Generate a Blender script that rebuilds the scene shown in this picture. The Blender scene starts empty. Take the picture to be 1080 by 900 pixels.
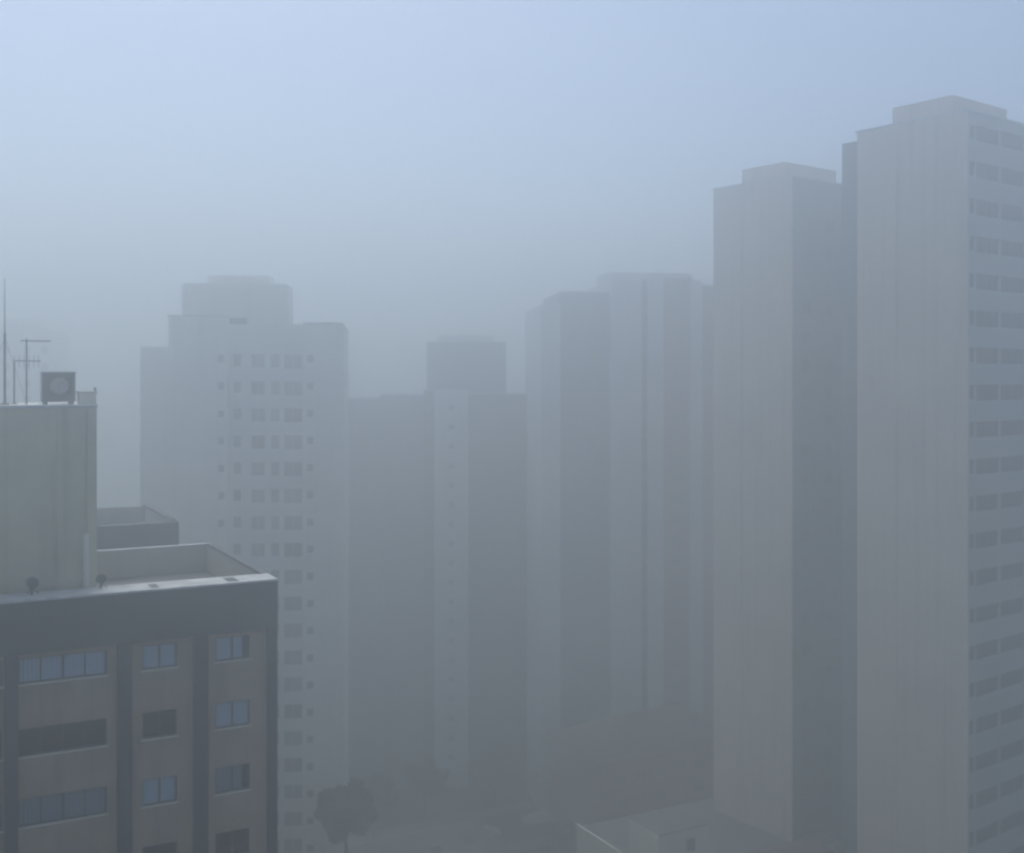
import bpy, bmesh, math, random
from mathutils import Vector, Matrix

random.seed(7)
S = bpy.context.scene
COL = S.collection
R = math.radians
F = 1200.0          # focal length in photograph pixels (1080 wide)
HZ = 400.0          # horizon row
CAMZ = 62.0         # camera height over the street, metres


def at(px, py, Y):
    return Vector(((px - 540) / F * Y, Y, CAMZ - (py - HZ) / F * Y))


# ------------------------------------------------------------------ materials
MATS = {}


def nodes_of(name):
    m = bpy.data.materials.new(name)
    m.use_nodes = True
    nt = m.node_tree
    for n in list(nt.nodes):
        nt.nodes.remove(n)
    out = nt.nodes.new('ShaderNodeOutputMaterial')
    b = nt.nodes.new('ShaderNodeBsdfPrincipled')
    nt.links.new(b.outputs[0], out.inputs[0])
    MATS[name] = m
    return m, nt, b, out


def surf(name, col, rough=0.8, var=0.12, scale=1.0, streak=0.0, bump=0.0, spec=0.3, metal=0.0):
    """plain coloured surface with broad mottling, weather streaks and a little bump"""
    m, nt, b, out = nodes_of(name)
    tc = nt.nodes.new('ShaderNodeTexCoord')
    nz = nt.nodes.new('ShaderNodeTexNoise')
    nz.inputs['Scale'].default_value = scale
    nz.inputs['Detail'].default_value = 6
    nt.links.new(tc.outputs['Object'], nz.inputs['Vector'])
    mr = nt.nodes.new('ShaderNodeMapRange')
    mr.inputs[1].default_value = 0.25
    mr.inputs[2].default_value = 0.75
    mr.inputs[3].default_value = 1 - var
    mr.inputs[4].default_value = 1 + var
    nt.links.new(nz.outputs['Fac'], mr.inputs[0])
    fac = mr.outputs[0]
    if streak:
        mp = nt.nodes.new('ShaderNodeMapping')
        mp.inputs['Scale'].default_value = (1.6, 1.6, 0.05)
        nt.links.new(tc.outputs['Object'], mp.inputs[0])
        n2 = nt.nodes.new('ShaderNodeTexNoise')
        n2.inputs['Scale'].default_value = 1.0
        n2.inputs['Detail'].default_value = 5
        nt.links.new(mp.outputs[0], n2.inputs['Vector'])
        m2 = nt.nodes.new('ShaderNodeMapRange')
        m2.inputs[1].default_value = 0.5
        m2.inputs[2].default_value = 0.8
        m2.inputs[3].default_value = 1.0
        m2.inputs[4].default_value = 1 - streak
        nt.links.new(n2.outputs['Fac'], m2.inputs[0])
        mm = nt.nodes.new('ShaderNodeMath')
        mm.operation = 'MULTIPLY'
        nt.links.new(fac, mm.inputs[0])
        nt.links.new(m2.outputs[0], mm.inputs[1])
        fac = mm.outputs[0]
    vm = nt.nodes.new('ShaderNodeVectorMath')
    vm.operation = 'SCALE'
    vm.inputs[0].default_value = col
    nt.links.new(fac, vm.inputs['Scale'])
    nt.links.new(vm.outputs[0], b.inputs['Base Color'])
    b.inputs['Roughness'].default_value = rough
    b.inputs['Metallic'].default_value = metal
    b.inputs['Specular IOR Level'].default_value = spec
    if bump:
        bp = nt.nodes.new('ShaderNodeBump')
        bp.inputs['Strength'].default_value = bump
        bp.inputs['Distance'].default_value = 0.05
        n3 = nt.nodes.new('ShaderNodeTexNoise')
        n3.inputs['Scale'].default_value = scale * 12
        n3.inputs['Detail'].default_value = 4
        nt.links.new(tc.outputs['Object'], n3.inputs['Vector'])
        nt.links.new(n3.outputs['Fac'], bp.inputs['Height'])
        nt.links.new(bp.outputs[0], b.inputs['Normal'])
    return m


def brick(name, c1, c2, mortar):
    m, nt, b, out = nodes_of(name)
    tc = nt.nodes.new('ShaderNodeTexCoord')
    mp = nt.nodes.new('ShaderNodeMapping')
    mp.inputs['Rotation'].default_value = (R(90), 0, 0)
    nt.links.new(tc.outputs['Object'], mp.inputs[0])
    br = nt.nodes.new('ShaderNodeTexBrick')
    br.inputs['Color1'].default_value = (*c1, 1)
    br.inputs['Color2'].default_value = (*c2, 1)
    br.inputs['Mortar'].default_value = (*mortar, 1)
    br.inputs['Scale'].default_value = 3.0
    nt.links.new(mp.outputs[0], br.inputs['Vector'])
    nt.links.new(br.outputs['Color'], b.inputs['Base Color'])
    b.inputs['Roughness'].default_value = 0.9
    return m


def glass(name, tint=(0.9, 0.95, 1.0), opacity=0.25):
    m, nt, b, out = nodes_of(name)
    b.inputs['Base Color'].default_value = (0.02, 0.025, 0.03, 1)
    b.inputs['Roughness'].default_value = 0.06
    b.inputs['Specular IOR Level'].default_value = 0.6
    tr = nt.nodes.new('ShaderNodeBsdfTransparent')
    tr.inputs[0].default_value = (*tint, 1)
    mx = nt.nodes.new('ShaderNodeMixShader')
    mx.inputs[0].default_value = opacity
    nt.links.new(tr.outputs[0], mx.inputs[1])
    nt.links.new(b.outputs[0], mx.inputs[2])
    nt.links.new(mx.outputs[0], out.inputs[0])
    return m


surf('beige_render', (0.40, 0.315, 0.23), 0.85, 0.14, 0.6, 0.30, 0.2)
surf('slate_panel', (0.052, 0.057, 0.067), 0.6, 0.10, 0.6, 0.15, 0.1)
surf('ledge_concrete', (0.55, 0.57, 0.56), 0.6, 0.32, 1.1, 0.0, 0.2)
surf('roof_render', (0.59, 0.54, 0.385), 0.85, 0.16, 0.4, 0.28, 0.15)
surf('parapet_render', (0.50, 0.475, 0.40), 0.85, 0.12, 0.5, 0.15, 0.1)
surf('roof_felt', (0.109, 0.112, 0.115), 0.7, 0.2, 0.4, 0.0, 0.2)
surf('pale_paint', (0.750, 0.703, 0.581), 0.8, 0.08, 0.4, 0.10, 0.1)
surf('white_wall', (0.820, 0.800, 0.720), 0.85, 0.08, 0.15, 0.18)
surf('grey_wall', (0.748, 0.748, 0.704), 0.85, 0.06, 0.15, 0.08)
surf('cream_wall', (0.745, 0.630, 0.518), 0.85, 0.10, 0.15, 0.22)
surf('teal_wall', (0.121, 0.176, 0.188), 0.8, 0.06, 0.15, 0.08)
surf('dusk_wall', (0.179, 0.209, 0.261), 0.85, 0.08, 0.15, 0.1)
surf('slate_wall', (0.061, 0.083, 0.110), 0.8, 0.08, 0.15, 0.1)
surf('tower_front', (0.464, 0.464, 0.455), 0.85, 0.06, 0.15, 0.08)
surf('pale_glass', (0.19, 0.20, 0.21), 0.15, 0.05, 1.0, spec=0.6)
surf('stone_wall', (0.550, 0.583, 0.616), 0.85, 0.08, 0.15, 0.1)
surf('pink_wall', (0.336, 0.192, 0.200), 0.85, 0.08, 0.15, 0.1)
surf('window_frame', (0.09, 0.095, 0.10), 0.45, 0.05, 2.0)
surf('white_frame', (0.55, 0.55, 0.54), 0.5, 0.05, 2.0)
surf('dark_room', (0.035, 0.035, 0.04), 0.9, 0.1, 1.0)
surf('curtain_blue', (0.78, 0.84, 0.90), 0.9, 0.06, 3.0)
surf('curtain_grey', (0.42, 0.42, 0.45), 0.9, 0.06, 3.0)
surf('dark_glass', (0.03, 0.034, 0.04), 0.3, 0.05, 1.0, spec=0.3)
surf('metal_grey', (0.16, 0.165, 0.17), 0.45, 0.1, 4.0, metal=0.6)
surf('metal_dark', (0.07, 0.075, 0.08), 0.5, 0.1, 4.0)
surf('metal_pale', (0.50, 0.50, 0.49), 0.45, 0.08, 4.0)
surf('door_yellow', (0.55, 0.52, 0.25), 0.6, 0.06, 2.0)
surf('asphalt', (0.042, 0.044, 0.047), 0.7, 0.25, 0.3, 0.0, 0.2)
surf('ground_mat', (0.032, 0.034, 0.032), 0.9, 0.3, 0.08, 0.0, 0.2)
surf('pavement_mat', (0.20, 0.20, 0.195), 0.8, 0.15, 0.6, 0.0, 0.1)
surf('road_paint', (0.65, 0.65, 0.62), 0.6, 0.15, 2.0)
surf('bark', (0.09, 0.075, 0.06), 0.95, 0.3, 3.0, 0.0, 0.4)
surf('leaf_dark', (0.028, 0.042, 0.026), 0.7, 0.35, 0.5)
surf('leaf_mid', (0.042, 0.066, 0.036), 0.7, 0.35, 0.5)
surf('car_white', (0.78, 0.78, 0.78), 0.25, 0.02, 1.0, spec=0.5)
surf('car_silver', (0.50, 0.51, 0.53), 0.3, 0.02, 1.0, spec=0.5)
surf('tyre_rubber', (0.02, 0.02, 0.02), 0.9, 0.1, 4.0)
surf('lamp_glass', (0.7, 0.72, 0.72), 0.15, 0.02, 4.0)
surf('tail_red', (0.35, 0.02, 0.02), 0.2, 0.02, 4.0)
surf('tile_roof', (0.077, 0.054, 0.048), 0.85, 0.2, 1.0, 0.0, 0.3)
brick('brick_wall', (0.24, 0.09, 0.08), (0.18, 0.075, 0.07), (0.2, 0.18, 0.17))
glass('pane_glass', (0.92, 0.96, 1.0), 0.12)


# ------------------------------------------------------------------ mesh helpers
class MB:
    def __init__(self):
        self.bm = bmesh.new()
        self.mats = []
        self.cur = 0

    def mat(self, name):
        if name not in self.mats:
            self.mats.append(name)
        self.cur = self.mats.index(name)
        return self

    def quad(self, *pts):
        f = self.bm.faces.new([self.bm.verts.new(p) for p in pts])
        f.material_index = self.cur
        return f

    def box(self, x0, x1, y0, y1, z0, z1, skip=''):
        v = [self.bm.verts.new((x, y, z)) for x in (x0, x1) for y in (y0, y1) for z in (z0, z1)]
        fs = {'l': (0, 1, 3, 2), 'r': (4, 6, 7, 5), 'f': (0, 4, 5, 1), 'b': (2, 3, 7, 6), 'd': (0, 2, 6, 4), 'u': (1, 5, 7, 3)}
        for k, ids in fs.items():
            if k in skip:
                continue
            f = self.bm.faces.new([v[i] for i in ids])
            f.material_index = self.cur
        return self

    def bar(self, p, q, r0, r1=None, n=8, cap=True):
        p, q = Vector(p), Vector(q)
        r1 = r0 if r1 is None else r1
        d = (q - p).normalized()
        a = d.orthogonal().normalized()
        b = d.cross(a)
        A, B = [], []
        for i in range(n):
            t = 2 * math.pi * i / n
            o = a * math.cos(t) + b * math.sin(t)
            A.append(self.bm.verts.new(p + o * r0))
            B.append(self.bm.verts.new(q + o * r1))
        for i in range(n):
            f = self.bm.faces.new((A[i], A[(i + 1) % n], B[(i + 1) % n], B[i]))
            f.material_index = self.cur
        if cap:
            for ring in (A[::-1], B):
                f = self.bm.faces.new(ring)
                f.material_index = self.cur
        return self

    def wall(self, P, ax, z0, z1, L, openings=(), n=Vector((0, -1, 0)), depth=0.25):
        """flat wall from local point P running along ax for L metres, with real openings (a0,a1,z0,z1) and reveals"""
        P, ax, n = Vector(P), Vector(ax).normalized(), Vector(n)
        us = sorted({0.0, L, *[o[0] for o in openings], *[o[1] for o in openings]})
        zs = sorted({z0, z1, *[o[2] for o in openings], *[o[3] for o in openings]})
        g = lambda a, z, d=0.0: P + ax * a + Vector((0, 0, z)) - n * d
        vert = {}

        def vv(a, z):
            k = (a, z)
            if k not in vert:
                vert[k] = self.bm.verts.new(g(a, z))
            return vert[k]
        for i in range(len(us) - 1):
            for j in range(len(zs) - 1):
                ca, cz = (us[i] + us[i + 1]) / 2, (zs[j] + zs[j + 1]) / 2
                if any(o[0] < ca < o[1] and o[2] < cz < o[3] for o in openings):
                    continue
                f = self.bm.faces.new((vv(us[i], zs[j]), vv(us[i + 1], zs[j]), vv(us[i + 1], zs[j + 1]), vv(us[i], zs[j + 1])))
                f.material_index = self.cur
        for a0, a1, b0, b1 in openings:
            c = [(a0, b0), (a1, b0), (a1, b1), (a0, b1)]
            for k in range(4):
                p, q = c[k], c[(k + 1) % 4]
                self.quad(g(*p), g(*q), g(*q, depth), g(*p, depth))
        return self

    def build(self, name, parent=None, loc=None, bevel=0.0, smooth=False):
        me = bpy.data.meshes.new(name)
        bmesh.ops.remove_doubles(self.bm, verts=self.bm.verts, dist=1e-5)
        bmesh.ops.recalc_face_normals(self.bm, faces=self.bm.faces)
        self.bm.to_mesh(me)
        self.bm.free()
        for n in self.mats:
            me.materials.append(MATS[n])
        if smooth:
            for p in me.polygons:
                p.use_smooth = True
        o = bpy.data.objects.new(name, me)
        COL.objects.link(o)
        if parent:
            o.parent = parent
        if loc is not None:
            o.location = loc
        if bevel:
            b = o.modifiers.new('bevel', 'BEVEL')
            b.width = bevel
            b.segments = 2
            b.limit_method = 'ANGLE'
        return o


def mb(m):
    return MB().mat(m)


def tag(o, label=None, cat=None, group=None, kind=None):
    for k, v in (('label', label), ('category', cat), ('group', group), ('kind', kind)):
        if v:
            o[k] = v
    return o


def thing(name, label, cat, loc, rz=0.0, group=None):
    o = bpy.data.objects.new(name, None)
    o.empty_display_size = 0.5
    COL.objects.link(o)
    o.location = loc
    o.rotation_euler = (0, 0, rz)
    return tag(o, label, cat, group)


def dup(root, loc, rz, label, group=None):
    r = root.copy()
    COL.objects.link(r)
    r.location = loc
    r.rotation_euler = (0, 0, rz)
    r['label'] = label
    if group:
        r['group'] = group
    for ch in root.children:
        c = ch.copy()
        COL.objects.link(c)
        c.parent = r
        for g in ch.children:
            d = g.copy()
            COL.objects.link(d)
            d.parent = c
    return r


def child(src, parent, loc, name=None, rz=0.0):
    c = src.copy()
    COL.objects.link(c)
    c.parent = parent
    c.location = loc
    c.rotation_euler = (0, 0, rz)
    for g in src.children:
        d = g.copy()
        COL.objects.link(d)
        d.parent = c
    return c


# window meshes for the far towers: frame as the part, pane as its sub-part
WIN = {}
GR = random.Random(21)


def far_window(parent, w, h, loc, rz=0.0, frame='window_frame', mull=1, glassm='dark_glass', keep=False):
    if not keep and GR.random() < .28:
        glassm = 'pale_glass'
    key = (round(w, 2), round(h, 2), frame, mull, glassm)
    if key in WIN:
        return child(WIN[key], parent, loc, rz=rz)
    b = mb(frame)
    t = 0.05
    b.box(-w / 2, w / 2, 0, .06, 0, t).box(-w / 2, w / 2, 0, .06, h - t, h)
    b.box(-w / 2, -w / 2 + t, 0.002, .058, t, h - t).box(w / 2 - t, w / 2, 0.002, .058, t, h - t)
    for i in range(1, mull + 1):
        x = -w / 2 + w * i / (mull + 1)
        b.box(x - t / 2, x + t / 2, 0.004, .056, t, h - t)
    o = b.build('window', parent, loc)
    o.rotation_euler = (0, 0, rz)
    mb(glassm).box(-w / 2 + .02, w / 2 - .02, .03, .045, .02, h - .02).build('pane', o)
    WIN[key] = o
    return o


# ================================================================== near building on the left
UA = 28.0                                  # rotation of the city grid (facades run 62 degrees right of the view)
u = Vector((math.cos(R(UA)), math.sin(R(UA)), 0))
v = Vector((-math.sin(R(UA)), math.cos(R(UA)), 0))
NB = at(292, 400, 53.0)
NB.z = 0


def along(px, O, d, Y_off=0.0):
    """distance along direction d from O at which the photograph column px is met"""
    k = (px - 540) / F
    return (k * O.y - O.x) / (d.x - k * d.y)


def nx(px):
    return along(px, NB, u)                # local x on the near facade (negative = left)


ROOF = 52.7
nb = thing('apartment_building', 'beige apartment block with slate grey top band and piers, nearest building at lower left', 'building', NB, R(UA))
XL = -24.0
DEP = 13.2
pitch = 2.98
row_top = 50.16
wide0, wide1 = nx(20), nx(114)
cB = (nx(151.5), nx(188.5))
cC = (nx(229), nx(265.5))
cA = (nx(-105), nx(3))
opens = []
spec = []
# per row: kind for columns A, wide, B, C
kinds = [('grey', 'blue', 'blue', 'bluedark'),
         ('dark', 'dark', 'dark', 'blue'),
         ('grey', 'grey', 'blue', 'greydark'),
         ('dark', 'blue', 'dark', 'dark'),
         ('blue', 'grey', 'blue', 'grey'),
         ('dark', 'dark', 'grey', 'blue')]
for r in range(6):
    zt = row_top - pitch * r
    hgt = 1.18 if r else 1.08
    for (a, b), kd, pn in ((cA, kinds[r][0], 4), ((wide0, wide1), kinds[r][1], 4), (cB, kinds[r][2], 2), (cC, kinds[r][3], 2)):
        opens.append((a - XL, b - XL, zt - hgt, zt))
        spec.append((a, b, zt - hgt, zt, kd, pn))
WY = 0.32                                  # wall plane behind fascia/pier face
w = mb('beige_render')
w.wall((XL, WY, 0), (1, 0, 0), 0, 50.4, -XL, opens, depth=0.22)
w.quad((0, WY, 0), (0, DEP, 0), (0, DEP, 50.4), (0, WY, 50.4))
w.quad((XL, WY, 0), (XL, DEP, 0), (XL, DEP, 50.4), (XL, WY, 50.4))
w.quad((XL, DEP, 0), (0, DEP, 0), (0, DEP, 50.4), (XL, DEP, 50.4))
w.build('wall', nb)
f = mb('slate_panel')
f.box(XL - .05, 0.05, 0, WY + .6, 50.4, ROOF - .1)
f.build('fascia', nb, bevel=0.02)
mb('ledge_concrete').box(XL - .06, .06, -.03, 1.75, ROOF - .1, ROOF).build('ledge', nb, bevel=0.02)
for a, b in ((nx(5), nx(19.5)), (nx(124.5), nx(139.5)), (nx(205), nx(220)), (nx(283.5), 0.04), (nx(-130), nx(-112))):
    mb('slate_panel').box(a, b, 0.02, WY + .05, 0, 50.398).build('pier', nb, bevel=0.02)
mb('roof_felt').box(XL + .02, -.02, WY + .62, DEP - .02, 50.9, 51.15).build('roof', nb)
p = mb('parapet_render')
p.box(-.22, 0, 1.76, DEP - .24, 51.0, ROOF - .08).box(XL, XL + .22, 1.76, DEP - .24, 51.0, ROOF - .08)
p.box(XL, 0, DEP - .22, DEP, 51.0, ROOF - .08)
p.build('parapet', nb)
mb('metal_dark').box(-.28, .06, 1.76, DEP - .3, ROOF - .078, ROOF + .03).build('parapet_coping', nb)
mb('ledge_concrete').box(XL - .06, .06, DEP - .28, DEP + .06, ROOF - .076, ROOF).build('parapet_coping', nb)

for (a, b, z0, z1, kd, pn) in spec:
    W, H = b - a, z1 - z0
    fr = mb('metal_dark')
    t = .055
    fr.box(-W / 2, W / 2, 0, .07, 0, t).box(-W / 2, W / 2, 0, .07, H - t, H)
    fr.box(-W / 2, -W / 2 + t, .002, .068, t, H - t).box(W / 2 - t, W / 2, .002, .068, t, H - t)
    for i in range(1, pn):
        x = -W / 2 + W * i / pn
        tt = t * (1.5 if i == pn // 2 else .9)
        fr.box(x - tt / 2, x + tt / 2, .004, .066, t, H - t)
    wo = fr.build('window', nb, ((a + b) / 2, WY + .10, z0))
    mb('pane_glass').box(-W / 2 + .03, W / 2 - .03, .03, .042, .03, H - .03).build('pane', wo)
    mb('pale_paint').box(-W / 2 - .06, W / 2 + .06, -.17, 0.0, -.07, -.004).build('sill', wo)
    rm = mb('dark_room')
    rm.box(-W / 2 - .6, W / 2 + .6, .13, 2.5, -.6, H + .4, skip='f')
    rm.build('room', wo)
    if kd != 'dark':
        m = 'curtain_blue' if kd.startswith('blue') else 'curtain_grey'
        end = W / 2 - .05 - (W * .17 if kd.endswith('dark') else 0)
        cu = mb(m)
        x0 = -W / 2 + .05
        n = max(8, int((end - x0) / .05))
        prev = None
        for i in range(n + 1):
            x = x0 + (end - x0) * i / n
            y = .10 + .018 * math.sin(x * 38) + .008 * math.sin(x * 91)
            # a parting between the panes
            cur = ((x, y, .01), (x, y, H - .01))
            if prev:
                cu.quad(prev[0], cur[0], cur[1], prev[1])
            prev = cur
        cu.build('curtain', wo, smooth=True)

# roof house with tank room
hx = along(100.5, NB + v * 2.0, u)
hz = 60.72
h = mb('roof_render')
h.box(hx - 13.0, hx, 2.0, 7.6, 51.15, hz)
h.build('roof_house', nb, bevel=0.02)
mb('ledge_concrete').box(hx - 13.1, hx + .1, 1.9, 7.7, hz + .002, hz + .14).build('roof_house_coping', nb, bevel=0.02)
mb('roof_render').box(hx - .36, hx + .05, 1.86, 2.0, 51.15, hz).build('corner_pilaster', nb, bevel=0.01)
pp = mb('pale_paint')
pp.bar((hx - .42, 1.8, ROOF + .02), (hx - .42, 1.8, ROOF + 2.4), .13, n=12)
pp.build('downpipe', nb, smooth=False)
mb('door_yellow').box(nx(-8) - .9, nx(2.5) - .02, 1.93, 1.996, ROOF + .02, ROOF + 2.1).build('door', nb)
lr = mb('metal_grey')
for s in (0, .42):
    lr.bar((hx + .18, 3.2 + s, 51.2), (hx + .18, 3.2 + s, hz + .9), .025, n=6)
for k in range(28):
    lr.bar((hx + .18, 3.2, 51.5 + k * .33), (hx + .18, 3.62, 51.5 + k * .33), .015, n=5)
lr.build('ladder', nb)

cb = mb('roof_render')
prev = None
for i in range(30):
    x = hx - .9 - i * .28
    pnt = Vector((x, 1.986, hz - .55 - .35 * abs(math.sin(i * .33)) - .02 * i))
    if prev:
        cb.bar(prev, pnt, .018, n=5, cap=False)
    prev = pnt
cb.bar((hx - 1.6, 1.975, ROOF + .01), (hx - 1.6, 1.975, hz), .022, n=6)
cb.bar((hx - 1.75, 1.975, ROOF + .01), (hx - 1.75, 1.975, hz - 2.4), .03, n=6)
cb.build('conduit', nb)
for x, ww in ((-2.2, .5), (-5.6, .35)):
    mb('roof_felt').box(x, x + ww, .25, 1.3, ROOF + .001, ROOF + .012).build('ledge_patch', nb)
HT = hz + .142


def on_house(px, dep):
    x = along(px, NB + v * dep, u)
    q = NB + u * x + v * dep
    return Vector((q.x, q.y, HT))


# fan housing on the roof house
q = on_house(61, 3.4)
fan = thing('ventilation_unit', 'square grey ventilation housing with a pale round fan mouth on the beige roof house', 'vent', q, R(UA))
b = mb('metal_grey')
W2, HH = .70, 1.42
b.box(-W2, -W2 + .16, -.4, .4, .12, HH).box(W2 - .16, W2, -.4, .4, .12, HH)
b.box(-W2 + .16, W2 - .16, -.4, .4, .12, .42).box(-W2 + .16, W2 - .16, -.4, .4, HH - .16, HH)
b.box(-W2 + .16, W2 - .16, .32, .4, .42, HH - .16)
b.build('housing', fan, bevel=.01)
for x in (-.55, .55):
    mb('metal_dark').box(x - .08, x + .08, -.38, .38, 0, .12).build('foot', fan)
b = mb('metal_pale')
for i in range(28):
    t0, t1 = 2 * math.pi * i / 28, 2 * math.pi * (i + 1) / 28
    c = Vector((0, 0, .84))
    for ra, ya, rb, yb in ((.40, -.30, .36, -.42), (.36, -.42, .10, -.30), (.10, -.30, 0.001, -.30)):
        P = lambda r_, t_, y_: c + Vector((r_ * math.cos(t_), y_, r_ * math.sin(t_)))
        b.quad(P(ra, t0, ya), P(ra, t1, ya), P(rb, t1, yb), P(rb, t0, yb))
b.build('fan_mouth', fan)
b = mb('metal_dark')
for rr in (.12, .22, .32, .39):
    for i in range(24):
        t0, t1 = 2 * math.pi * i / 24, 2 * math.pi * (i + 1) / 24
        b.bar((rr * math.cos(t0), -.43, .84 + rr * math.sin(t0)), (rr * math.cos(t1), -.43, .84 + rr * math.sin(t1)), .006, n=4, cap=False)
for i in range(8):
    t0 = 2 * math.pi * i / 8
    b.bar((0, -.435, .84), (.4 * math.cos(t0), -.435, .84 + .4 * math.sin(t0)), .006, n=4)
b.build('fan_grille', fan)
b = mb('metal_pale')
b.box(-W2 - .05, W2 + .05, -.46, .46, HH + .002, HH + .06)
b.build('lid', fan)

# small kerb box beside it
q = on_house(92, 3.0)
k = thing('roof_hatch', 'low pale roof hatch at the right edge of the beige roof house', 'hatch', q, R(UA))
mb('pale_paint').box(-.38, .34, -.4, .4, 0, .5).build('kerb', k, bevel=.01)
mb('metal_pale').box(-.43, .39, -.45, .45, .502, .58).build('lid', k, bevel=.01)

# antennas
q = on_house(5, 3.6)
a = thing('antenna_mast', 'tall thin whip antenna mast at the far left edge of the roof house', 'antenna', q, R(UA))
mb('metal_dark').bar((0, 0, 0), (0, 0, 3.2), .05, n=8).bar((0, 0, 3.2), (0, 0, 5.65), .028, .012, n=6).build('mast', a)
mb('metal_dark').box(-.18, .18, -.18, .18, 0, .06).build('base_plate', a)
b = mb('metal_dark')
for t in range(3):
    an = t * 2.094 + .5
    b.bar((0, 0, 3.0), (1.1 * math.cos(an), 1.1 * math.sin(an), .02), .008, n=4)
b.build('guy_wire', a)

q = on_house(28, 3.2)
a = thing('television_antenna', 'television aerial with two crossbars between the whip mast and the vent housing', 'antenna', q, R(UA))
mb('metal_dark').bar((0, 0, 0), (0, 0, 2.95), .032, n=8).build('mast', a)
b = mb('metal_dark')
b.bar((-.25, 0, 2.85), (1.0, 0, 2.85), .028, n=6)
for i in range(7):
    x = -.2 + i * .19
    b.bar((x, -.45 + i * .03, 2.87), (x, .45 - i * .03, 2.87), .010, n=5)
b.build('upper_boom', a)
b = mb('metal_dark')
b.bar((-.55, 0, 1.95), (.6, 0, 1.95), .024, n=6)
for i in range(6):
    x = -.5 + i * .2
    b.bar((x, 0, 1.65), (x, 0, 2.2), .010, n=5)
b.build('lower_boom', a)

q = on_house(15, 4.6)
a = thing('antenna_pole', 'short bare antenna pole behind the television aerial', 'antenna', q, R(UA))
mb('metal_dark').bar((0, 0, 0), (0, 0, 1.9), .035, n=6).build('mast', a)
mb('metal_dark').box(-.12, .12, -.12, .12, 0, .05).build('base_plate', a)


def dish(px, dep, rz, label, size):
    x = along(px, NB + v * dep, u)
    q = NB + u * x + v * dep
    q.z = ROOF + .002
    d = thing('satellite_dish', label, 'dish', q, rz, 'satellite dishes on the pale ledge')
    mb('metal_dark').bar((0, 0, 0), (0, 0, size * .9), .035, n=6).build('post', d)
    b = mb('metal_dark')
    for t in range(3):
        an = t * 2.094
        b.bar((0, 0, size * .55), (size * .5 * math.cos(an), size * .5 * math.sin(an), .02), .02, n=5)
    b.build('tripod', d)
    b = mb('metal_dark')
    M = Matrix.Translation((0, -.05, size * .95)) @ Matrix.Rotation(R(60), 4, 'X')
    n = 18
    for j in range(4):
        for i in range(n):
            t0, t1 = 2 * math.pi * i / n, 2 * math.pi * (i + 1) / n
            ra, rb = size * .5 * j / 4 + .001, size * .5 * (j + 1) / 4
            P = lambda r_, t_: M @ Vector((r_ * math.cos(t_), r_ * math.sin(t_), r_ * r_ * .5))
            b.quad(P(ra, t0), P(rb, t0), P(rb, t1), P(ra, t1))
    o = b.build('reflector', d, smooth=True)
    s = o.modifiers.new('thick', 'SOLIDIFY')
    s.thickness = .015
    mb('metal_dark').bar((0, -.05, size * .7), (0, -.05 - size * .45, size * 1.05), .015, n=5).build('feed_arm', d)
    return d


dish(34, 1.2, R(40), 'small dark satellite dish on the ledge before the beige roof house', .52)
dish(107, 1.2, R(10), 'small dark satellite dish on the ledge right of the roof house corner', .46)

# ================================================================== twin block behind it
C2 = at(188, 400, 74.4)
C2.z = 0
tb = thing('apartment_building', 'dark topped block just behind the beige roof, beside the roof house', 'building', C2, R(UA))
w = mb('beige_render')
w.box(-20, 0, .3, 10.9, 0, 50.6)
w.build('wall', tb)
mb('slate_panel').box(-20.05, .05, 0, .9, 50.6, ROOF - .05).build('fascia', tb, bevel=.02)
p = mb('parapet_render')
p.box(-.2, 0, .92, 10.7, 50.602, ROOF - .05).box(-20, 0, 10.7, 10.9, 50.602, ROOF - .05).box(-20, -19.8, .92, 10.7, 50.602, ROOF - .05)
p.build('parapet', tb)
mb('metal_dark').box(-.26, .06, .92, 10.96, ROOF - .048, ROOF + .04).build('parapet_coping', tb)
mb('roof_felt').box(-19.78, -.22, .92, 10.68, 50.605, 51.2).build('roof', tb)
mb('slate_panel').box(-10.6, -5.0, 3.0, 8.5, 51.202, 52.3).build('roof_tank', tb, bevel=.03)

# ================================================================== white tower
WTY = 122.0
WT = at(320, 400, WTY)
WT.z = 0
WA = 6.0
wu = Vector((math.cos(R(WA)), math.sin(R(WA)), 0))
wv = Vector((-math.sin(R(WA)), math.cos(R(WA)), 0))
wx = lambda px, dep=0.0: along(px, WT + wv * dep, wu)
wt = thing('apartment_tower', 'pale white tower with a windowed centre recess, right behind the near beige block', 'building', WT, R(WA))
zof = lambda py, Y: CAMZ - (py - HZ) / F * Y
floors = [64.6 - 2.92 * i for i in range(22)]


def seen(px, z, Y):
    py = HZ + (CAMZ - z) / F * Y
    return not (px < 292 and py > 606) and py < 915


winspecs = {'left': [], 'rec': [], 'right': []}
xB0, xB1 = wx(178), wx(240)
xC1 = wx(320)
xD1 = wx(362)
RD = 1.5
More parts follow.
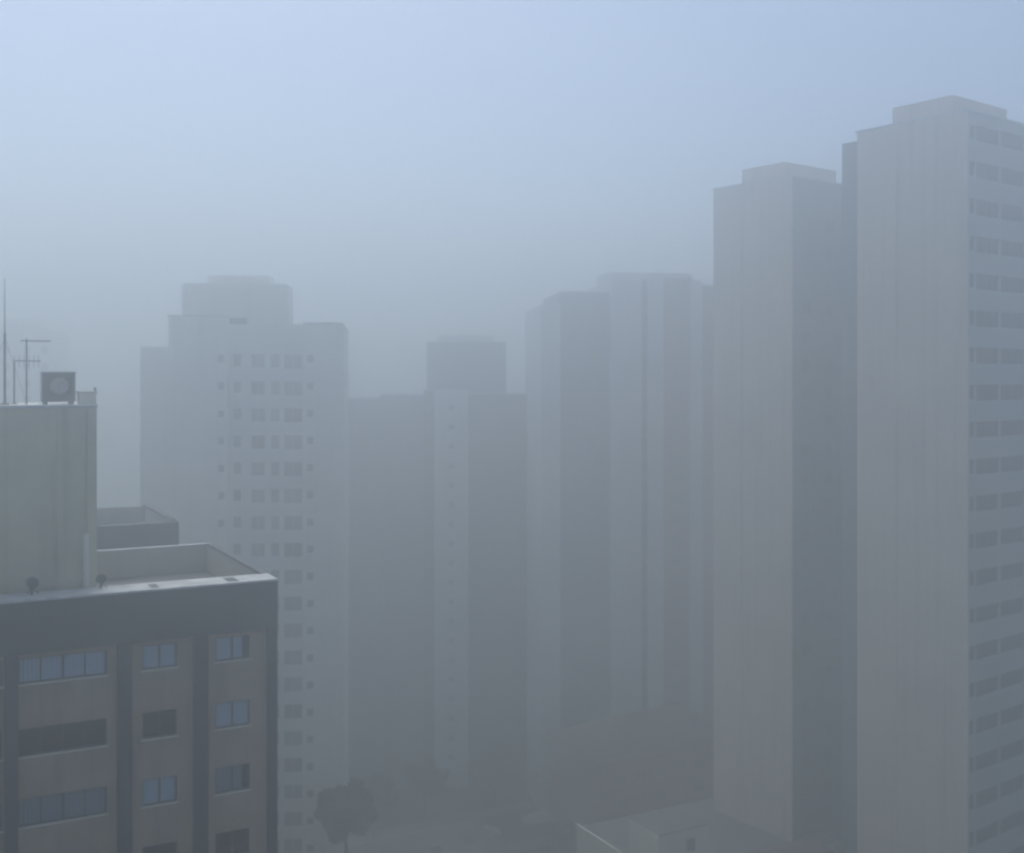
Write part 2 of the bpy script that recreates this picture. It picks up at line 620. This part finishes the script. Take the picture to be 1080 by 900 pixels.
# left bay
ol, orr, oc = [], [], []
for z in floors:
    if seen(233, z, WTY):
        x = wx(233)
        ol.append((x - .35 - xB0, x + .35 - xB0, z - .85, z))
        far_window(wt, .7, .85, (x, .15, z - .85), frame='grey_wall', mull=0, glassm='pale_glass')
    if seen(327, z, WTY):
        x = wx(327)
        orr.append((x - .38 - xC1, x + .38 - xC1, z - .85, z))
        far_window(wt, .76, .85, (x, .15, z - .85), frame='grey_wall', mull=0, glassm='pale_glass')
    for i, (px, ww, hh) in enumerate(((250, .9, 1.3), (272, 1.5, 1.5), (290, .95, 1.5), (309, 2.0, 1.6))):
        if seen(px, z, WTY):
            x = wx(px, RD)
            oc.append((x - ww / 2 - xB1, x + ww / 2 - xB1, z - hh + .1, z + .1))
            far_window(wt, ww, hh, (x, RD + .15, z - hh + .1), frame='grey_wall', mull=1 if ww > 1 else 0, glassm=GR.choice(('pale_glass', 'pale_glass', 'dark_glass')))
topB, topD, topA = zof(335, WTY), zof(342, WTY), zof(365, WTY)
w = mb('white_wall')
w.wall((xB0, 0, 0), (1, 0, 0), 0, topB, xB1 - xB0, ol, depth=.2)
w.wall((xC1, 0, 0), (1, 0, 0), 0, topD, xD1 - xC1, orr, depth=.2)
w.quad((xB1, 0, 0), (xB1, RD, 0), (xB1, RD, topB), (xB1, 0, topB))
w.quad((xC1, 0, 0), (xC1, RD, 0), (xC1, RD, topD), (xC1, 0, topD))
w.quad((xD1, 0, 0), (xD1, 15, 0), (xD1, 15, topD), (xD1, 0, topD))
w.quad((xB0, 0, 0), (xB0, 15, 0), (xB0, 15, topB), (xB0, 0, topB))
w.quad((xB0, 15, 0), (xD1, 15, 0), (xD1, 15, topD), (xB0, 15, topD))
w.build('wall', wt)
w = mb('grey_wall')
w.wall((xB1, RD, 0), (1, 0, 0), 0, topD, xC1 - xB1, oc, depth=.2)
w.build('recess_wall', wt)
xA0 = wx(148, 5)
w = mb('grey_wall')
w.box(xA0, xB0 - .01, 5, 13, 0, topA)
w.build('side_wing', wt)
mb('roof_felt').box(xB0 + .1, xD1 - .1, RD + .05, 14.9, topD - .9, topD - .6).build('roof', wt)
px0, px1 = wx(192, 4), wx(303, 4)
w = mb('white_wall')
w.box(px0, px1, 4, 11, topD - .59, zof(300, WTY + 4))
w.box(px0 + 2.5, px1 - 2.0, 5.5, 10, zof(300, WTY + 4) + .003, zof(290, WTY + 4))
w.build('penthouse', wt)
mb('ledge_concrete').box(xB0 - .1, xB1 + .1, -.1, .25, topB + .002, topB + .2).build('coping', wt)
mb('ledge_concrete').box(xC1 - .1, xD1 + .1, -.1, .25, topD + .002, topD + .2).build('coping', wt)
# dark openings in the penthouse band
far_window(wt, 2.2, 2.4, (wx(250, 4), 3.93, zof(357, WTY)), mull=1)

# ================================================================== faint tower far left
q = at(22, 400, 205)
q.z = 0
ft = thing('apartment_tower', 'faint pale tower deep in the fog behind the rooftop antennas at far left', 'building', q, R(10))
zt = zof(348, 205)
opn = []
for i in range(8):
    for x in (-6.5, -3.2, 0.4, 3.4):
        z = zt - 3 - i * 3
        opn.append((x + 9, x + 10.3, z - 1.3, z))
        far_window(ft, 1.3, 1.3, (x + .65, .15, z - 1.3))
w = mb('white_wall')
w.wall((-9, 0, 0), (1, 0, 0), 0, zt, 14.5, opn, depth=.2)
w.quad((5.5, 0, 0), (5.5, 14, 0), (5.5, 14, zt), (5.5, 0, zt))
w.quad((-9, 0, 0), (-9, 14, 0), (-9, 14, zt), (-9, 0, zt))
w.quad((-9, 14, 0), (5.5, 14, 0), (5.5, 14, zt), (-9, 14, zt))
w.build('wall', ft)
mb('roof_felt').box(-8.9, 5.4, .1, 13.9, zt - .5, zt - .3).build('roof', ft)
mb('grey_wall').box(-4, 2, 4, 9, zt - .29, zt + 2.2).build('penthouse', ft)


# ================================================================== towers built of vertical bays
def bay_tower(name, label, px_ref, Y, rot, bays, zbase_floor, nfl, pent, depth=16, skipf=None):
    """bays: (px0, px1, set-back, top row, wall material, window columns [(px, w, h)])"""
    O = at(px_ref, 400, Y)
    O.z = 0
    uu = Vector((math.cos(R(rot)), math.sin(R(rot)), 0))
    vv = Vector((-math.sin(R(rot)), math.cos(R(rot)), 0))
    t = thing(name, label, 'building', O, R(rot))
    X = lambda px, d=0.0: along(px, O + vv * d, uu)
    for (p0, p1, sb, ptop, m, cols) in bays:
        x0, x1 = X(p0, sb) + .001, X(p1, sb) - .001
        zt = zof(ptop, Y)
        ops = []
        for (pc, ww, hh) in cols:
            for i in range(nfl):
                z = zbase_floor - 2.95 * i
                if z > zt - 1.2 or z < 3:
                    continue
                if skipf and skipf(pc, z):
                    continue
                x = X(pc, sb)
                ops.append((x - ww / 2 - x0, x + ww / 2 - x0, z - hh, z))
                far_window(t, ww, hh, (x, sb + .15, z - hh), mull=1 if ww > 1.1 else 0, glassm='pale_glass')
        w = mb(m)
        w.wall((x0, sb, 0), (1, 0, 0), 0, zt, x1 - x0, ops, depth=.2)
        w.quad((x0, sb, 0), (x0, depth, 0), (x0, depth, zt), (x0, sb, zt))
        w.quad((x1, sb, 0), (x1, depth, 0), (x1, depth, zt), (x1, sb, zt))
        w.quad((x0, depth, 0), (x1, depth, 0), (x1, depth, zt), (x0, depth, zt))
        w.quad((x0, sb, zt - .6), (x1, sb, zt - .6), (x1, depth, zt - .6), (x0, depth, zt - .6))
        w.build('wall', t)
        mb('ledge_concrete').box(x0 + .01, x1 - .01, sb - .08, sb + .25, zt + .002, zt + .18).build('coping', t)
    for (p0, p1, d0, d1, zb, ptop, m) in pent:
        mb(m).box(X(p0, d0), X(p1, d0), d0, d1, zof(zb, Y), zof(ptop, Y)).build('penthouse', t)
    return t


bay_tower('apartment_tower', 'dark grey tower with a square penthouse, in the middle of the fog', 470, 172, 4,
          [(366, 400, .8, 421, 'dusk_wall', [(383, 1.4, 1.3)]),
           (400, 447, .2, 417, 'dusk_wall', [(412, 1.4, 1.3), (434, 1.4, 1.3)]),
           (447, 458, 1.6, 412, 'slate_wall', [(452.5, .9, 1.2)]),
           (458, 494, .5, 412, 'stone_wall', [(476, .8, .8)]),
           (494, 566, 0, 416, 'slate_wall', [])],
          64, 22, [(450, 534, 3, 12, 418, 360, 'dusk_wall'), (462, 520, 4, 11, 359.9, 353, 'stone_wall')])

bay_tower('apartment_tower', 'striped tower of pale and dark vertical bays, left of the twin cream towers', 650, 160, 8,
          [(571, 591, .9, 322, 'stone_wall', []),
           (591, 645, 1.4, 308, 'dusk_wall', [(605, 1.3, 1.3), (628, 1.3, 1.3)]),
           (645, 677, .1, 296, 'stone_wall', []),
           (677, 684, 1.2, 294, 'slate_wall', [(680.5, .7, 1.0)]),
           (684, 700, .2, 292, 'stone_wall', []),
           (700, 729, .9, 292, 'pink_wall', [(714, 1.6, 1.3)]),
           (729, 741, .1, 296, 'stone_wall', []),
           (741, 775, 1.0, 300, 'pink_wall', [])],
          78, 26, [(640, 730, 5, 12, 300, 284, 'stone_wall')],
          skipf=lambda pc, z: z < 12)

# ================================================================== twin cream towers on the right
TA = 37.6
tu = Vector((math.cos(R(TA)), math.sin(R(TA)), 0))
tv = Vector((-math.sin(R(TA)), math.cos(R(TA)), 0))
TH = 84.4


def twin(px, Y, label, height, near):
    O = at(px, 400, Y)
    O.z = 0
    t = thing('apartment_tower', label, 'building', O, R(TA), 'twin cream towers on the right')
    Lx, Ly = 17.0, 10.8
    # window face (front, runs to the right)
    ops = []
    n = 0
    for i in range(26):
        z = (73.4 + 3.13 * 3 + .65 - 3.13 * i) if near else height - 4.0 - 2.98 * i
        py = HZ + (CAMZ - z) / F * Y
        if py > 960:
            break
        cols = ((.8, .8, 1.25), (3.2, 3.6, 1.35), (7.35, 4.1, 1.35), (11.8, 4.1, 1.35)) if near else ((2.4, 1.5, 1.3), (6.4, 1.5, 1.3), (10.2, 1.5, 1.3))
        for j, (x, ww, hh) in enumerate(cols):
            if not near and j == 2 and i % 2:
                continue
            ops.append((x - ww / 2, x + ww / 2, z - hh, z))
            far_window(t, ww, hh, (x, .16, z - hh), mull=2 if ww > 2 else 1, keep=near)
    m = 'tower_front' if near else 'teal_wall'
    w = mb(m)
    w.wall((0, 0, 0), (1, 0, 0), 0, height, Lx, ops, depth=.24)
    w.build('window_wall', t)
    w = mb('cream_wall')
    w.quad((0, 0, 0), (0, Ly, 0), (0, Ly, height), (0, 0, height))
    w.quad((Lx, 0, 0), (Lx, Ly, 0), (Lx, Ly, height), (Lx, 0, height))
    w.quad((0, Ly, 0), (Lx, Ly, 0), (Lx, Ly, height), (0, Ly, height))
    w.build('wall', t)
    dp = mb('cream_wall')
    dp.bar((-.09, Ly * .62, .2), (-.09, Ly * .62, height - 1), .06, n=8)
    dp.build('downpipe', t)
    mb('cream_wall').box(-.12, .0, -.1, .28, 0, height).build('corner_strip', t)
    if near:
        mb('teal_wall').box(.5, Lx - 1, Ly + .01, Ly + 2.0, 0, height - .6).build('rear_wing', t)
    mb('roof_felt').box(.02, Lx - .02, .02, Ly - .02, height - .9, height - .6).build('roof', t)
    mb('ledge_concrete').box(-.14, Lx + .1, -.12, .2, height + .002, height + .16).build('coping', t)
    mb('ledge_concrete').box(-.141, .2, .202, Ly + .1, height + .002, height + .16).build('coping', t)
    mb('cream_wall').box(2.2, 11, 2.6, 8.6, height - .59, height + 2.2).build('penthouse', t, bevel=.02)
    return t


twin(1020, 95.0, 'tall cream tower with rows of windows at the right edge of the photo', TH, True)
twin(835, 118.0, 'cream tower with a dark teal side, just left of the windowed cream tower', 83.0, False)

# ================================================================== low buildings at the foot
q = at(608, 400, 122.0)
q.z = 0
lb = thing('low_building', 'low pale walled building with dark flat roof and roof box at bottom right', 'building', q, R(UA))
zr = 14.0
w = mb('pale_paint')
w.box(0, 22, -17, 0, 0, zr - .02, skip='u')
w.build('wall', lb)
mb('roof_felt').box(.23, 21.9, -16.7, -.1, zr - .3, zr - .01).build('roof', lb)
p = mb('pale_paint')
p.box(.002, .22, -17, 0, zr - .02, zr + .3).box(.222, 22, -17, -16.78, zr - .02, zr + .3)
p.build('parapet', lb)
c = at(695, 400, 107.0)
c.z = 0
loc = Matrix.Rotation(R(-UA), 4, 'Z') @ (c - q)
w = mb('pale_paint')
w.box(loc.x, loc.x + 5.8, loc.y, loc.y + 5.1, zr - .49, 19.0)
w.build('stair_house', lb)
mb('roof_felt').box(loc.x + .05, loc.x + 5.75, loc.y + .05, loc.y + 5.05, 19.002, 19.1).build('stair_house_roof', lb)
far_window(lb, 1.0, 1.2, (loc.x + 3.7, loc.y - .04, 16.9))

q = at(634, 400, 138.0)
q.z = 0
bb = thing('brick_building', 'dull red brick building between the pale roof box and the striped tower', 'building', q, R(UA))
zb = 15.5
ops = []
for i in range(2):
    for j in range(6):
        x = 2.0 + j * 3.0
        ops.append((x, x + 1.4, zb - 3.2 - i * 3, zb - 1.8 - i * 3))
        far_window(bb, 1.4, 1.4, (x + .7, .15, zb - 3.2 - i * 3))
w = mb('brick_wall')
w.wall((0, 0, 0), (1, 0, 0), 0, zb, 21, ops, depth=.2)
w.quad((0, 0, 0), (0, 12, 0), (0, 12, zb), (0, 0, zb))
w.quad((21, 0, 0), (21, 12, 0), (21, 12, zb), (21, 0, zb))
w.quad((0, 12, 0), (21, 12, 0), (21, 12, zb), (0, 12, zb))
w.build('wall', bb)
r_ = mb('tile_roof')
rp = [(-.5, -.5, zb + .01), (21.5, -.5, zb + .01), (21.5, 12.5, zb + .01), (-.5, 12.5, zb + .01)]
ra, rb_ = (5, 6, zb + 3.4), (16, 6, zb + 3.4)
r_.quad(rp[0], rp[1], rb_, ra)
r_.quad(rp[3], rp[2], rb_, ra)
r_.bm.faces.new([r_.bm.verts.new(x) for x in (rp[1], rp[2], rb_)])
r_.bm.faces.new([r_.bm.verts.new(x) for x in (rp[0], rp[3], ra)])
r_.quad(*rp)
r_.build('roof', bb)

q = at(757, 400, 103.0)
q.z = 0
hh = thing('tiled_house', 'dark hipped tile roof at the foot of the cream towers', 'house', q, R(UA))
mb('stone_wall').box(0, 9, -9, 0, 0, 18.2).build('wall', hh)
r_ = mb('tile_roof')
rp = [(-.5, -9.5, 18.21), (9.5, -9.5, 18.21), (9.5, .5, 18.21), (-.5, .5, 18.21)]
ra, rb_ = (1.5, -4.5, 20.6), (7.5, -4.5, 20.6)
r_.quad(rp[0], rp[1], rb_, ra)
r_.quad(rp[3], rp[2], rb_, ra)
r_.bm.faces.new([r_.bm.verts.new(x) for x in (rp[1], rp[2], rb_)])
r_.bm.faces.new([r_.bm.verts.new(x) for x in (rp[0], rp[3], ra)])
r_.quad(*rp)
r_.build('roof', hh)

q = at(500, 400, 147.0)
q.z = 0
gb = thing('garage_building', 'low dark flat roofed building before the street at bottom centre', 'building', q, R(UA))
mb('dusk_wall').box(-17, 0, -14, 0, 0, 4.6).build('wall', gb)
mb('roof_felt').box(-17.2, .2, -14.2, .2, 4.602, 4.85).build('roof', gb)
mb('ledge_concrete').box(-17.25, .25, .2, .35, 4.4, 4.95).build('coping', gb)
for x in (-13, -8, -3.5):
    mb('metal_grey').box(x - .6, x + .6, -6, -4.6, 4.852, 5.4).build('skylight', gb)

# ================================================================== ground, street
g = mb('ground_mat')
g.quad((-900, -300, 0), (900, -300, 0), (900, 1100, 0), (-900, 1100, 0))
tag(g.build('ground'), kind='structure')
SO = Vector((0, 157.2, 0))


def strip(name, m, y0, y1, z, x0=-160, x1=160, thick=None):
    b = mb(m)
    if thick:
        b.box(x0, x1, y0, y1, z, z + thick)
    else:
        b.quad((x0, y0, z), (x1, y0, z), (x1, y1, z), (x0, y1, z))
    o = b.build(name, None, SO)
    o.rotation_euler = (0, 0, R(UA))
    return o


tag(strip('street', 'asphalt', -5.0, 5.0, .008), kind='structure')
tag(strip('pavement', 'pavement_mat', -7.6, -5.0, .004, thick=.13), kind='structure')
tag(strip('pavement', 'pavement_mat', 5.0, 7.6, .004, thick=.13), kind='structure')
b = mb('road_paint')
for i in range(-20, 21):
    b.quad((i * 6, -.07, .012), (i * 6 + 3, -.07, .012), (i * 6 + 3, .07, .012), (i * 6, .07, .012))
o = b.build('road_marking', None, SO)
o.rotation_euler = (0, 0, R(UA))
tag(o, kind='structure')


# ================================================================== cars
def make_car(label, paint):
    t = thing('parked_car', label, 'car', (0, 0, 0), 0, 'cars on the street below')
    prof = [(-2.15, .35), (-2.2, .62), (-2.12, .88), (-1.45, .98), (-.75, 1.42), (.75, 1.46), (1.55, 1.02), (2.1, .95), (2.18, .6), (2.12, .35)]
    b = mb(paint)
    L = [[b.bm.verts.new((x, s * (.86 if z < 1.1 else .68), z)) for x, z in prof] for s in (-1, 1)]
    n = len(prof)
    for i in range(n):
        b.bm.faces.new((L[0][i], L[0][(i + 1) % n], L[1][(i + 1) % n], L[1][i]))
    b.bm.faces.new(L[0])
    b.bm.faces.new(L[1][::-1])
    b.build('body', t, bevel=.05)
    gl = mb('dark_glass')
    for s in (-1, 1):
        gl.quad((-1.15, s * .80, 1.02), (1.25, s * .80, 1.06), (.7, s * .712, 1.40), (-.7, s * .712, 1.37))
    gl.build('side_window', t)
    ws = mb('dark_glass')
    ws.quad((-1.40, -.72, 1.035), (-1.40, .72, 1.035), (-.82, .62, 1.40), (-.82, -.62, 1.40))
    ob = ws.build('windscreen', t)
    ob.location.z = .012
    for x in (-1.35, 1.32):
        for s in (-1, 1):
            wq = mb('tyre_rubber').bar((x, s * .70, .32), (x, s * .90, .32), .32, n=18).build('wheel', t)
            mb('metal_pale').bar((x, s * .895, .32), (x, s * .915, .32), .19, n=14).build('rim', wq)
    for s in (-1, 1):
        mb('lamp_glass').box(-2.24, -2.1, s * .62 - .16, s * .62 + .16, .66, .80).build('headlight', t, bevel=.02)
        mb('tail_red').box(2.08, 2.21, s * .66 - .12, s * .66 + .12, .72, .90).build('tail_light', t, bevel=.02)
    mb('metal_dark').box(-2.23, 2.21, -.78, .78, .22, .40).build('underbody', t)
    return t


c1 = make_car('white car on the street, nearer of the two at bottom centre', 'car_white')


def ground_at(px, py):
    Y = CAMZ / ((py - HZ) / F)
    q = at(px, py, Y)
    q.z = .008
    return q


c1.location = ground_at(511, 884)
c1.rotation_euler = (0, 0, R(UA))
c2 = make_car('silver car farther along the street, before the dark grey tower', 'car_silver')
c2.location = ground_at(567, 869)
c2.rotation_euler = (0, 0, R(UA + 180))


# ================================================================== trees
def tree(name, label, loc, height, crown_r, crown_h, leaf, group, n_leaf=2600, umbrella=False, seed=1):
    rnd = random.Random(seed)
    t = thing(name, label, 'tree', loc, 0, group)
    b = mb('bark')
    top = Vector((rnd.uniform(-.3, .3), rnd.uniform(-.3, .3), height - crown_h * .5))
    b.bar((0, 0, 0), top * .5 + Vector((.1, 0, 0)), .016 * height + .12, .012 * height + .08, n=9)
    b.bar(top * .5 + Vector((.1, 0, 0)), top, .012 * height + .08, .06, n=9)
    clumps = []
    zc = height - crown_h / 2
    for i in range(26 if umbrella else 30):
        an = rnd.uniform(0, 6.283)
        rr = crown_r * math.sqrt(rnd.random()) * .92
        if umbrella:
            z = zc + (rr / crown_r) ** 2 * crown_h * .28 + rnd.uniform(-.25, .2) * crown_h
        else:
            z = zc + rnd.uniform(-.5, .5) * crown_h * math.sqrt(max(.05, 1 - (rr / crown_r) ** 2))
        c = Vector((rr * math.cos(an), rr * math.sin(an), z))
        clumps.append((c, rnd.uniform(.22, .42) * min(crown_r, crown_h)))
        st = Vector((0, 0, zc - crown_h * (.15 if umbrella else .45)))
        st.z = min(st.z, c.z)
        b.bar(st, c, .05 + .004 * height, .02, n=5)
    b.build('trunk', t)
    lf = mb(leaf)
    for k in range(n_leaf):
        c, r = clumps[rnd.randrange(len(clumps))]
        d = Vector((rnd.gauss(0, 1), rnd.gauss(0, 1), rnd.gauss(0, .75)))
        d = d.normalized() * r * rnd.random() ** .4
        p = c + d
        s = rnd.uniform(.14, .3)
        n = Vector((rnd.gauss(0, 1), rnd.gauss(0, 1), rnd.gauss(.6, 1))).normalized()
        a = n.orthogonal().normalized() * s
        bb2 = n.cross(a) * rnd.uniform(.5, .9)
        lf.quad(p - a, p - bb2, p + a, p + bb2)
    lf.build('crown', t)
    return t


def on_line(px, Y):
    q = at(px, 400, Y)
    q.z = 0
    return q


TG = 'trees at the foot of the towers'
tree('leafy_tree', 'tall dark bushy tree against the foot of the white tower corner', on_line(366, 117), 20.2, 2.9, 5.0, 'leaf_dark', TG, 6500, False, 3)
tree('leafy_tree', 'small dark tree just right of the tall bushy tree', on_line(394, 150), 9.2, 3.0, 4.2, 'leaf_dark', TG, 2600, False, 5)
tree('leafy_tree', 'round tree before the dark grey tower, behind the low dark roof', on_line(448, 161), 7.6, 3.2, 4.2, 'leaf_mid', TG, 2600, False, 8)
tree('leafy_tree', 'leafy tree above the white car on the street', on_line(522, 166), 7.0, 3.2, 4.0, 'leaf_mid', TG, 2600, False, 11)
tree('leafy_tree', 'leafy street tree beside the silver car', on_line(592, 163), 7.8, 3.4, 4.6, 'leaf_mid', TG, 2600, False, 14)
tree('leafy_tree', 'leafy tree in front of the brick building at its left corner', on_line(606, 146), 6.5, 3.0, 4.2, 'leaf_dark', TG, 2600, False, 17)


# ================================================================== haze, sky, light, camera
hz_ = MB()
hz_.box(-1000, 1000, -400, 1200, -1.0, 89.0)
hm = bpy.data.materials.new('haze')
hm.use_nodes = True
nt = hm.node_tree
for n in list(nt.nodes):
    nt.nodes.remove(n)
out = nt.nodes.new('ShaderNodeOutputMaterial')
pv = nt.nodes.new('ShaderNodeVolumePrincipled')
pv.inputs['Color'].default_value = (0.908, 0.946, 0.942, 1)
pv.inputs['Density'].default_value = 0.0124
pv.inputs['Anisotropy'].default_value = 0.81
nt.links.new(pv.outputs[0], out.inputs['Volume'])
MATS['haze'] = hm
hz_.mats = ['haze']
ho = hz_.build('haze')
tag(ho, kind='stuff', label='blue grey fog filling the street between the towers', cat='fog')

EL, AZ = 64.0, -25.0        # sun height and bearing (degrees right of the view)
W = bpy.data.worlds.new('World')
S.world = W
W.use_nodes = True
nt = W.node_tree
bg = nt.nodes['Background']
sky = nt.nodes.new('ShaderNodeTexSky')
sky.sky_type = 'NISHITA'
sky.sun_disc = False
sky.sun_elevation = R(EL)
sky.sun_rotation = R(AZ)
sky.air_density = 0.8
sky.dust_density = 1.5
sky.ozone_density = 1.0
nt.links.new(sky.outputs[0], bg.inputs[0])
bg.inputs[1].default_value = 0.085

L = bpy.data.lights.new('sun', 'SUN')
L.energy = 1.38
L.angle = R(25)
L.color = (1.0, 0.96, 0.90)
lo = bpy.data.objects.new('sun', L)
COL.objects.link(lo)
d = Vector((math.sin(R(AZ)) * math.cos(R(EL)), math.cos(R(AZ)) * math.cos(R(EL)), math.sin(R(EL))))
lo.rotation_euler = (-d).to_track_quat('-Z', 'Y').to_euler()
lo.location = d * 300

cam = bpy.data.cameras.new('camera')
co = bpy.data.objects.new('camera', cam)
COL.objects.link(co)
co.location = (0, 0, CAMZ)
co.rotation_euler = (R(90), 0, 0)
cam.sensor_fit = 'HORIZONTAL'
cam.sensor_width = 36.0
cam.lens = 36.0 * F / 1080.0
cam.shift_y = (HZ - 450.0) / 1080.0
cam.clip_start = 0.1
cam.clip_end = 6000
S.camera = co

S.render.engine = 'CYCLES'
cy = S.cycles
cy.max_bounces = 10
cy.volume_bounces = 5
cy.transparent_max_bounces = 12
cy.diffuse_bounces = 4
cy.use_denoising = True
cy.denoiser = 'OPENIMAGEDENOISE'
cy.filter_width = 2.6
vs = S.view_settings
vs.view_transform = 'Standard'
vs.look = 'None'
vs.gamma = 1
vs.exposure = 0.83
vs.use_curve_mapping = False
